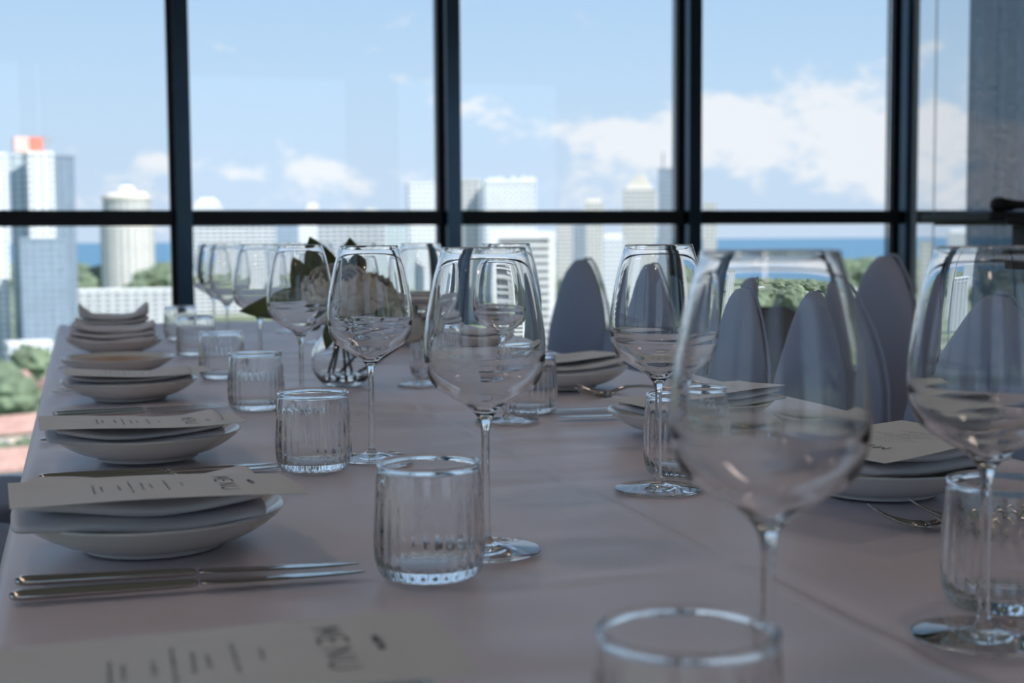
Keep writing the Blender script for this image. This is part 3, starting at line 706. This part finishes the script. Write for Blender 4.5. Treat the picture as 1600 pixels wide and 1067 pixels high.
# ------------------------------------------------------------------ lectern shelf and microphone, low cabinet
lc = thing('lectern', 'black stand with a flat top at the right edge, in front of the curtain', 'stand', (2.80, 3.37, 0))
MB().box(-.41, .35, -.16, .16, 1.028, 1.052).build('top', M['black'], lc, smooth=False, bevel=.004)
MB().box(-.36, .35, -.17, .17, 1.018, 1.036).build('tray_rim', M['black'], lc, smooth=False, bevel=.003)
MB().box(-.19, -.06, -.03, .03, .93, 1.02).build('bracket', M['black'], lc, smooth=False, bevel=.003)
MB().tube([(.1, 0, .03), (.1, 0, 1.02)], .022, 16).build('post', M['black'], lc)
MB().lathe([(0, 0), (.2, 0), (.2, .012), (.03, .035), (0, .035)], 32, c=(.1, 0)).build('base', M['black'], lc)
mc = thing('microphone', 'black handheld microphone lying on the black stand', 'microphone', (2.49, 3.30, 1.0735), -.05)
mc.rotation_euler = (0, R(90), -.12)
MB().lathe([(0, -.026), (.012, -.0235), (.0195, -.015), (.0215, 0), (.0205, .012), (.016, .024)], 24).build('head', M['grille'], mc)
MB().lathe([(.0165, .022), (.0175, .030), (.0155, .036), (.0125, .06), (.0105, .15), (.010, .20), (.0, .20)], 24).build('handle', M['black'], mc)
cb = thing('low_cabinet', 'low dark cabinet under the windows, between the chairs at the right', 'cabinet', (4.2, 5.02, 0))
MB().box(-1.0, 1.2, -.2, .2, 0, .42).build('body', M['brownfab'], cb, smooth=False, bevel=.006)
MB().box(-1.01, 1.21, -.21, .21, .421, .445).build('top', M['darkwood'], cb, smooth=False, bevel=.004)
for k in range(3): MB().box(-.98+k*.73, -.28+k*.73, -.218, -.201, .04, .40).build('door', M['brownfab'], cb, smooth=False, bevel=.003)

# ------------------------------------------------------------------ the city, at its real distances
GZ0 = -60.0
def pol(azd, d, z=0): return Vector((d*math.sin(R(azd)), d*math.cos(R(azd)), z))
tag(MB().box(-45000, 45000, -4000, 70000, GZ0-6, GZ0-2).build('sea', M['sea'], smooth=False), 'blue sea to the horizon', kind='structure')
shore = []
for k in range(0, 73):
    a = -60+150*k/72; d = 2900+500*noise.noise(Vector((a*.12, 3, 0)))+120*noise.noise(Vector((a*.7, 1, 0)))
    shore.append(pol(a, d, GZ0))
vs = [(-3000, -2500, GZ0)]+[tuple(p) for p in shore]+[(3500, -2500, GZ0)]
tag(MB().add(vs, [tuple(range(len(vs)))]).build('ground', M['ground'], smooth=False), 'green land below the tower out to the shore', kind='structure')
body_mats = dict(w=M['bwhite'], c=M['bcream'], g=M['bgrey'], b=M['bblue'], p=M['bpale'])
GRP = 'towers of the far city'
def building(label, azd, d, w, ztop, mat, rot=0, depth=None, floor=3.3, bay=3.6, slabs=False, crown=0, wfrac=.62, winmat=None, hfrac=.5):
    p = pol(azd, d, GZ0); dp = depth or w*.9; H_ = ztop-GZ0
    t = thing('apartment_tower' if H_ > 50 else 'apartment_block', label, 'building', p, -R(azd)+R(rot), GRP)
    MB().box(-w/2, w/2, 0, dp, 0, H_).build('wall', body_mats[mat], t, smooth=False)
    wm = MB(); nf = max(2, int(H_/floor)); nb = max(2, int(w/bay))
    for i in range(nf):
        z = (i+.3)*H_/nf
        for j in range(nb):
            x = -w/2+(j+.5)*w/nb; wm.box(x-wfrac*w/nb/2, x+wfrac*w/nb/2, -.12, .05, z, z+floor*hfrac)
    nd_ = max(2, int(dp/bay))
    for i in range(nf):
        z = (i+.3)*H_/nf
        for j in range(nd_):
            y = (j+.5)*dp/nd_
            for sx_ in (-w/2, w/2): wm.box(sx_-.1, sx_+.1, y-wfrac*dp/nd_/2, y+wfrac*dp/nd_/2, z, z+floor*hfrac)
    tag(wm.build('windows', winmat or M['bglass'], t, smooth=False), kind='stuff')
    if slabs:
        sm = MB()
        for i in range(1, nf+1): z = i*H_/nf; sm.box(-w/2-.6, w/2+.6, -1.6, .0, z-.35, z); sm.box(-w/2-.6, w/2+.6, -1.6, -1.45, z, z+.6)
        tag(sm.build('balconies', body_mats[mat], t, smooth=False), kind='stuff')
    for k in range(crown):
        s = .75-.22*k; MB().box(-w/2*s, w/2*s, dp*.15, dp*.85, H_+k*3.5, H_+3.5*(k+1)).build('roof_storey', body_mats[mat], t, smooth=False)
    if crown == 0: MB().box(-w/2-.3, w/2+.3, -.3, dp+.3, H_, H_+1.2).build('parapet', body_mats[mat], t, smooth=False)
    return t
building('white slab tower at the left edge of the photo', -3.60, 760, 27, 46, 'w', 8, depth=16)
building('pale green-grey tower left of the one with the red box', -2.02, 800, 13, 48, 'p', -6, depth=14)
tw = building('white tower carrying the red and grey rooftop box', -1.31, 780, 13, 48, 'w', 10, depth=14)
MB().box(-5, 1.5, 1, 9, 109, 117).build('rooftop_box', M['bred'], tw, smooth=False); MB().box(-13, -5.0, 2, 8, 109, 117).build('rooftop_box_side', M['bpink'], tw, smooth=False); MB().box(1.5, 6.4, 1, 9, 109, 117.5).build('rooftop_box_grey', M['bgrey'], tw, smooth=False)
building('blue-grey tower right of the red rooftop box', -.56, 840, 12.5, 50, 'b', -5, depth=14)
building('darker blue tower base in front of the left towers', -1.35, 735, 21, 2, 'b', 4, depth=10)
building('small pale block below the left towers', -1.9, 690, 20, -47.5, 'w', 12, depth=12)
# round tower
rt = thing('round_tower', 'round cream tower with a stepped crown, left of the first upright', 'building', pol(1.89, 1500, GZ0), 0, GRP)
MB().lathe([(27.5, 0), (27.5, 78), (24.5, 80), (24.0, 104), (25.5, 105), (25.5, 108), (22, 109), (20, 112), (0, 112)], 40).build('wall', M['bcream'], rt, smooth=False)
MB().lathe([(9, 111), (9, 115), (6, 119), (0, 119.5)], 24).build('crown', M['bwhite'], rt, smooth=False)
wm = MB()
for i in range(30):
    z = 4+i*3.45
    if 74 < z < 82: continue
    r_ = 27.6 if z < 78 else 24.6
    for k in range(24):
        a = 2*PI*k/24; c_, s_ = math.cos(a), math.sin(a)
        hw = 2.0; wm.add([(c_*r_-s_*hw, s_*r_+c_*hw, z), (c_*r_+s_*hw, s_*r_-c_*hw, z), (c_*r_+s_*hw, s_*r_-c_*hw, z+1.7), (c_*r_-s_*hw, s_*r_+c_*hw, z+1.7)], [(0, 1, 2, 3)])
tag(wm.build('windows', M['bglass'], rt, smooth=False), kind='stuff')
building('long low white apartment block above the far left napkins', 1.43, 980, 82, -33, 'w', -4, depth=14, slabs=True, bay=6, wfrac=.5)
building('white block with rooftop rooms rising just over the bar by the first upright', 5.07, 1500, 30, 40, 'w', 0, crown=2)
building('wide white block below the bar behind the far left wine glasses', 6.07, 1150, 68, 17, 'w', 3, depth=20, slabs=True, bay=5)
building('blue-grey block between the white ones, below the bar', 8.21, 1250, 21, 15, 'b', 5)
building('thin pale tower peeking over the bar above the bouquet', 9.30, 1800, 20, 43, 'c', 0, crown=2)
building('pale block below the bar just left of the upright leaves', 9.10, 1400, 22, 22, 'w', 5)
building('broad white block below the bar behind the bouquet', 10.86, 1100, 54, 14, 'w', -3, depth=20, slabs=True, bay=5)
building('faint cream tower barely over the bar right of the bouquet', 11.7, 1900, 22, 40, 'c', 0, crown=1)
building('pale grid-fronted block below the bar, left of the centre upright', 12.75, 1200, 24, 21, 'p', 0)
building('white-topped tower immediately left of the centre upright', 13.88, 1000, 22, 41, 'w', 5)
building('cream tower immediately right of the centre upright', 15.75, 950, 13, 41, 'c', -8)
building('grey tower between the cream tower and the big white one', 16.45, 940, 9, 35, 'g', 0)
bw_ = building('big white block with a spiky roof line right of the centre upright', 17.47, 880, 33, 37, 'w', 4, depth=26)
rs = random.Random(3); sm = MB()
for k in range(14):
    x = -15+k*2.3; sm.box(x, x+1.4, 1, 4, 97, 98.5+rs.random()*3.2)
tag(sm.build('roof_plant', M['bwhite'], bw_, smooth=False), kind='stuff')
# modern block with dark bands
md = thing('apartment_block', 'modern white framed block with dark balcony bands, right of the glass bowls', 'building', pol(18.01, 620, GZ0), -R(18), GRP)
MB().box(-13, 13, .6, 14, 0, 61).build('wall', M['bdark'], md, smooth=False)
MB().box(-14.2, 14.2, -.6, 15, 61, 64.5).box(-14.2, -11.6, -.6, 15, 0, 61).box(11.6, 14.2, -.6, 15, 0, 61).build('frame', M['bwhite'], md, smooth=False)
sm = MB()
for i in range(17): sm.box(3 if i % 2 else -11.6, 11.6, -.6, .6, 3+i*3.4, 4.6+i*3.4)
tag(sm.build('balconies', M['bwhite'], md, smooth=False), kind='stuff')
building('pale slim tower over the top of the pointed covered chair', 19.72, 1150, 14, 16, 'c', 0)
building('blue-grey slim tower second right of the modern block', 20.30, 1200, 12, 19, 'g', 0)
building('cream tower just over the bar left of the central wine glass', 20.95, 1300, 18, 35, 'c', 0, crown=1)
building('pair-topped white block low behind the covered chairs', 21.75, 1000, 16, 1, 'w', 0, crown=1)
building('cream tower with stepped crown left of the third upright', 22.80, 1040, 24, 38, 'c', -4, crown=3)
tg = building('grey tower with a mast touching the third upright', 23.95, 1080, 13, 54, 'g', 0)
MB().tube([(-3, 5, 114), (-3, 5, 128)], .5, 6).build('mast', M['bdark'], tg)
building('slender pale tower just right of the third upright', 25.72, 1250, 12, 31, 'c', 0)
building('small cream tower seen through the curtain edge', 34.30, 1100, 10, -4, 'c', 0)
building('pale block seen through the sheer curtain', 35.53, 1500, 22, 5, 'w', 0, crown=1)
building('low pale block beyond the curtain', 35.0, 900, 16, -22, 'w', 10, slabs=True)
building('low pale terrace between trees, right of the third upright', 27.3, 1500, 30, -48, 'w', 5, crown=0)
for i, (a, d, w_, z_) in enumerate(((28.8, 1300, 22, -50), (30.4, 1700, 34, -50), (31.9, 1250, 22, -47), (33.0, 1500, 26, -44), (29.6, 1050, 18, -51))):
    building('low white house among the trees, ' + ('under the nearest glass rim', 'in mid pane', 'near the fourth upright', 'beside the fourth upright', 'lowest in the pane')[i], a, d, w_, z_, 'w', 10*i, depth=12)
# red roofed houses lower left
for i, (a, d, w_, rz) in enumerate(((-2.2, 430, 24, 20), (-1.55, 500, 17, -15), (-3.0, 360, 30, 10), (-.9, 560, 14, 30), (-2.6, 580, 16, 0))):
    t = thing('tiled_house', ('large terracotta roofed house low at the left edge', 'middle terracotta roofed house left of the cloth edge', 'nearest terracotta roofed house, partly cut by the left edge', 'small terracotta roofed house beside the cloth edge', 'terracotta roofed house by the green trees')[i], 'house', pol(a, d, GZ0), -R(a)+R(rz), 'red roofed houses below')
    MB().box(-w_/2, w_/2, -5, 6, 0, 5.5).build('wall', M['stucco'], t, smooth=False)
    MB().add([(-w_/2-.6, -6, 5.3), (w_/2+.6, -6, 5.3), (w_/2+.6, 7, 5.3), (-w_/2-.6, 7, 5.3), (-w_/2+3, .5, 10), (w_/2-3, .5, 10)], [(0, 1, 5, 4), (2, 3, 4, 5), (1, 2, 5), (3, 0, 4), (3, 2, 1, 0)]).build('roof', M['tile'], t, smooth=False)
    for k in range(3): MB().box(-w_/3+k*w_/3-.8, -w_/3+k*w_/3+.8, -5.1, -4.95, 1.5, 3.6).build('window', M['bglass'], t, smooth=False)
MB().add([tuple(pol(-4, 300, GZ0+.3)), tuple(pol(.5, 330, GZ0+.3)), tuple(pol(.2, 420, GZ0+.3)), tuple(pol(-4, 400, GZ0+.3))], [(0, 1, 2, 3)]).build('trim_90', M['sand'], smooth=False)
tag(bpy.data.objects['trim_90'], 'pale open ground below', kind='structure')
# trees
def blob_mesh(seed, sub=3):
    bm = bmesh.new(); bmesh.ops.create_icosphere(bm, subdivisions=sub, radius=1)
    for v in bm.verts:
        n_ = noise.noise(v.co*2.2+Vector((seed, 0, 0)))*.38+noise.noise(v.co*5+Vector((0, seed, 0)))*.2; v.co *= 1+n_; v.co.z *= .8
    me = bpy.data.meshes.new('canopy'); bm.to_mesh(me); bm.free(); me.materials.append(M['tree']); return me
tm = [blob_mesh(s*3.1) for s in range(4)]
tk = bpy.data.meshes.new('trunk'); q = MB().tube([(0, 0, -1.6), (0, 0, 0)], [.12, .08], 6); tk.from_pydata(q.v, [], q.f); tk.materials.append(M['bark'])
rt_ = random.Random(8); PLACED = []
for o in list(COL.objects):
    if o.get('category') in ('building', 'house'): PLACED.append((o.location.x, o.location.y, 34 if o.get('category') == 'building' else 14))
def tree_try(a0, a1, d0, d1, r0_, r1_, lab, group):
    for _ in range(60):
        a, d, r_ = rt_.uniform(a0, a1), rt_.uniform(d0, d1), rt_.uniform(r0_, r1_); p = pol(a, d)
        if all(math.hypot(p.x-x, p.y-y) > q+r_*1.18 for x, y, q in PLACED):
            PLACED.append((p.x, p.y, r_*1.18)); tree(a, d, r_, lab, group); return
def tree(a, d, r_, lab, group):
    t = thing('tree', lab, 'tree', pol(a, d, GZ0), rt_.random()*6, group)
    for nm, me in (('canopy', rt_.choice(tm)), ('trunk', tk)):
        o = bpy.data.objects.new(nm, me); COL.objects.link(o); o.parent = t; o.location = (0, 0, r_*1.3); o.scale = (r_, r_, r_*(1 if nm == 'canopy' else .85))
for k in range(26): tree_try(-4.2, -1.6, 470, 640, 6, 9, 'green tree in the clump at the left edge below the towers', 'tree clump at the left edge')
for k in range(8): tree_try(-3.2, -.9, 330, 400, 3, 4.5, 'bushy tree low left beside the red roofs', 'bushes by the red roofs')
for k in range(20): tree_try(-.2, 4.0, 1250, 1950, 10, 17, 'hazy green tree near the round cream tower', 'trees around the round tower')
for k in range(60): tree_try(19, 37, 900, 1900, 8, 14, 'green tree in the park between the chairs and the sea', 'park trees before the sea')
fm = MB()
for k in range(420):
    a = rt_.uniform(-6, 40); d = rt_.uniform(2000, 2950); r_ = rt_.uniform(12, 24); c = pol(a, d, GZ0)
    me = tm[k % 4] if False else None
    vs = []; fs = []
    for j, (zz, rr_) in enumerate(((0, .9), (.45, 1.0), (.85, .6))):
        for i in range(7): an = 2*PI*i/7+j; qq = rr_*r_*(1+.25*math.sin(an*3+k)); vs.append((c.x+qq*math.cos(an), c.y+qq*math.sin(an), GZ0+zz*r_))
    vs.append((c.x, c.y, GZ0+r_))
    for j in range(2):
        for i in range(7): fs.append((j*7+i, j*7+(i+1) % 7, (j+1)*7+(i+1) % 7, (j+1)*7+i))
    for i in range(7): fs.append((14+i, 14+(i+1) % 7, 21))
    fm.add(vs, fs)
tag(fm.build('shore_woodland', M['tree'], smooth=False), 'distant band of trees along the shore', 'trees', kind='stuff')
